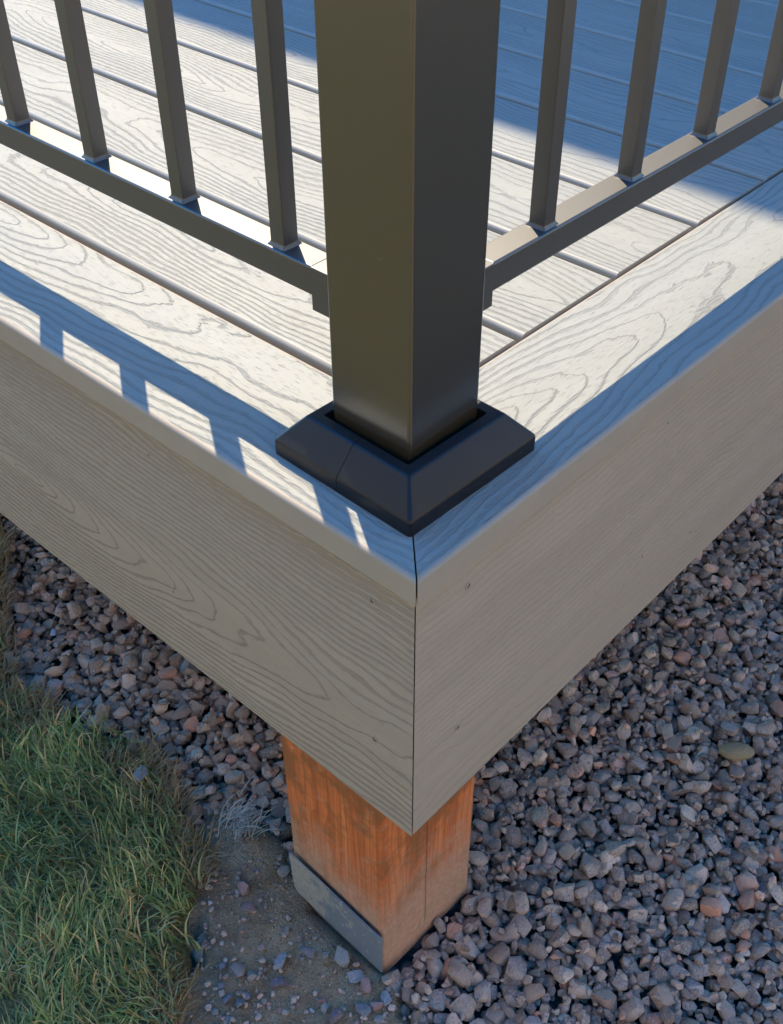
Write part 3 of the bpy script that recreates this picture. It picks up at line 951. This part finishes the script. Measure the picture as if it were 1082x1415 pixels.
SOILST = [(0.058, 0.259, 0.0175, tn), (0.014, 0.281, 0.0243, pk), (-0.002, 0.256, 0.0171, pk), (0.010, 0.202, 0.0109, tn), (0.005, 0.164, 0.0215, gy),
          (-0.021, 0.179, 0.0213, bm_), (0.028, 0.127, 0.0288, tn), (0.023, 0.103, 0.0203, bm_), (0.022, 0.087, 0.0202, pk), (-0.039, 0.161, 0.0226, dk),
          (-0.068, 0.225, 0.0123, gy), (-0.060, 0.207, 0.0196, tn), (-0.054, 0.192, 0.0138, tn), (-0.084, 0.209, 0.0105, gy), (-0.021, 0.112, 0.0104, rd),
          (-0.024, 0.104, 0.0135, tn), (-0.036, 0.113, 0.0071, wm), (-0.024, 0.088, 0.0197, dk), (0.003, 0.071, 0.0199, gy), (0.016, 0.063, 0.0159, pk),
          (0.028, 0.060, 0.0176, bm_), (0.006, 0.051, 0.0134, tn), (0.041, 0.025, 0.0159, bm_), (-0.073, 0.178, 0.0096, gy), (-0.090, 0.191, 0.0120, gy),
          (-0.108, 0.190, 0.0111, tn), (-0.105, 0.176, 0.0095, gy), (-0.084, 0.176, 0.0111, gy)]
SL = {0: 'tan stone tucked against the far end of the steel bracket plate', 1: 'large pinkish stone on bare soil beside the pale dead grass tuft',
      2: 'narrow pink stone on bare soil between dead tuft and timber post', 3: 'tiny tan stone alone in the middle of the bare soil',
      4: 'chunky grey stone on bare soil facing the steel bracket plate', 5: 'blue grey stone on bare soil next to the chunky grey one',
      6: 'large flat tan stone touching the lower edge of the steel bracket plate', 7: 'rounded blue grey stone at the front foot of the timber post',
      8: 'pinkish stone at the front foot of the timber post', 9: 'dark speckled stone on bare soil midway between lawn and post',
      11: 'largest tan stone on bare soil beside the torn lawn edge', 12: 'smaller tan stone between the lawn edge and the dark speckled stone',
      14: 'small red stone on bare soil touching a tan one', 15: 'tan stone on bare soil touching the small red one', 16: 'tiny white stone on bare soil beside the red one',
      17: 'dark speckled stone on bare soil in front of the red stone', 18: 'angular grey stone on bare soil in front of the timber post',
      19: 'pinkish stone where the bare soil meets the gravel', 20: 'blue grey stone where the bare soil meets the gravel', 21: 'small tan stone where the bare soil meets the gravel',
      22: 'pale blue grey stone at the gravel edge apart from the timber post', 25: 'small tan stone half under the dry lawn edge'}
for i, (x, y, s, m) in enumerate(SOILST):
    big_stone('stone', 300 + i, s * 1.12, (x, y, soil_z(x, y) + s * 0.24), m, SL.get(i, 'tiny grey stone on the bare soil along the lawn edge'), 'stone', 'stones on the bare soil', rz=i * 1.3, n=14)
# fine grit on the soil
def grit():
    V = []; F = []; b0 = 0
    for _ in range(2200):
        x = random.uniform(-0.16, 0.11); y = random.uniform(-0.04, 0.40)
        if not (inside(SOIL, x, y)) or in_post(x, y, 0.004): continue
        s = 0.0018 + 0.0085 * random.random() ** 3.5
        v, f = SMv[random.randrange(len(SM))]
        R_ = np.array(Matrix.Rotation(random.uniform(0, 6.28), 3, 'Z'))
        V.append((v * s) @ R_.T + np.array((x, y, soil_z(x, y) + s * 0.25))); F += [tuple(q + b0 for q in t) for t in f]; b0 += len(v)
    me = bpy.data.meshes.new('soil_grit'); me.from_pydata(np.concatenate(V).tolist(), [], F); me.materials.append(M['stone'])
    return me
tag(link('soil_grit', grit()), 'fine stone grit scattered over the bare soil', 'grit', kind='stuff')

# ------------------------------------------------------------------ grass
def blades(n, sampler, name, mat, len_rng, w_rng, lean):
    V = []; F = []
    for _ in range(n):
        q = sampler()
        if q is None: continue
        x, y, z, d = q
        L = random.uniform(*len_rng) * (0.7 + 0.6 * random.random()); w = random.uniform(*w_rng) / 2
        a = d + random.gauss(0, 0.9)
        dx, dy = math.cos(a), math.sin(a); px_, py_ = -dy, dx
        ln = min(1.45, max(0.1, random.gauss(*lean))); curl = random.uniform(0.15, 0.9); tw = random.gauss(0, 0.25)
        p = Vector((x, y, z)); b0 = len(V); th = ln * 0.45
        segs = 4
        for k in range(segs + 1):
            ww = w * (1 - (k / segs) ** 2.2) + 0.0001
            V.append((p.x - px_ * ww, p.y - py_ * ww, p.z)); V.append((p.x + px_ * ww, p.y + py_ * ww, p.z + ww * 0.6))
            th2 = min(1.9, th + curl * k / segs + ln * 0.4 * k / segs)
            hstep = L / segs
            ddx = dx * math.cos(tw * k) - dy * math.sin(tw * k); ddy = dx * math.sin(tw * k) + dy * math.cos(tw * k)
            p = p + Vector((ddx * math.sin(th2), ddy * math.sin(th2), math.cos(th2))) * hstep
            p.z = max(p.z, z + 0.002)
        for k in range(segs):
            F.append((b0 + 2 * k, b0 + 2 * k + 1, b0 + 2 * k + 3, b0 + 2 * k + 2))
    me = bpy.data.meshes.new(name); me.from_pydata(V, [], F); me.materials.append(mat)
    me.polygons.foreach_set('use_smooth', [True] * len(F))
    return me
def lawn_pt(y0=-0.1, y1=1.35, back=0.62):
    y = random.uniform(y0, y1)
    e = grass_edge(y) + noise.noise(Vector((0.3, y * 22, 0))) * 0.020
    t = back * random.random()
    if t < 0.06 and random.random() > 0.25 + t / 0.08: return None
    x = e - t + 0.018 * noise.noise(Vector((1.3, y * 55, 0)))
    # tufts
    if noise.noise(Vector((x * 16, y * 16, 2.0))) < -0.42: return None
    d = 2.2 + 2.2 * noise.noise(Vector((x * 7, y * 7, 5.0)))
    return x, y, 0.003 + zn(x, y, 0.8), d
random.seed(21)
tag(link('grass', blades(46000, lawn_pt, 'grass', M['grass'], (0.020, 0.050), (0.0010, 0.0028), (1.0, 0.40))), 'shaggy green lawn grass growing up to the gravel edge', 'grass', kind='stuff')
def edge_pt():
    y = random.uniform(0.12, 1.1)
    e = grass_edge(y) + noise.noise(Vector((0.3, y * 22, 0))) * 0.020
    x = e - 0.075 * random.random() + 0.012
    if noise.noise(Vector((x * 9, y * 9, 8.0))) < -0.15: return None
    return x, y, 0.003 + zn(x, y, 0.8), random.uniform(-0.9, 0.6)
tag(link('dry_grass', blades(3800, edge_pt, 'dry_grass', M['straw'], (0.018, 0.042), (0.0009, 0.0018), (1.05, 0.3))), 'brown dry grass and roots along the torn lawn edge', 'dry grass', kind='stuff')
def thatch_pt():
    q = lawn_pt()
    if q is None or noise.noise(Vector((q[0] * 11, q[1] * 11, 18.0))) < -0.02: return None
    return q
tag(link('thatch', blades(8500, thatch_pt, 'thatch', M['straw'], (0.02, 0.05), (0.0012, 0.0022), (1.1, 0.3))), 'straw coloured dead blades mixed through the green lawn', 'thatch', kind='stuff')
def tuft_pt():
    return 0.062 + random.gauss(0, 0.010), 0.345 + random.gauss(0, 0.014), 0.006 + random.random() * 0.012, -0.55
tag(link('dead_grass_tuft', blades(150, tuft_pt, 'dead_grass_tuft', M['pale'], (0.018, 0.042), (0.0006, 0.0013), (1.3, 0.2))), 'pale bleached tuft of dead grass lying on gravel beside the timber post', 'grass tuft')
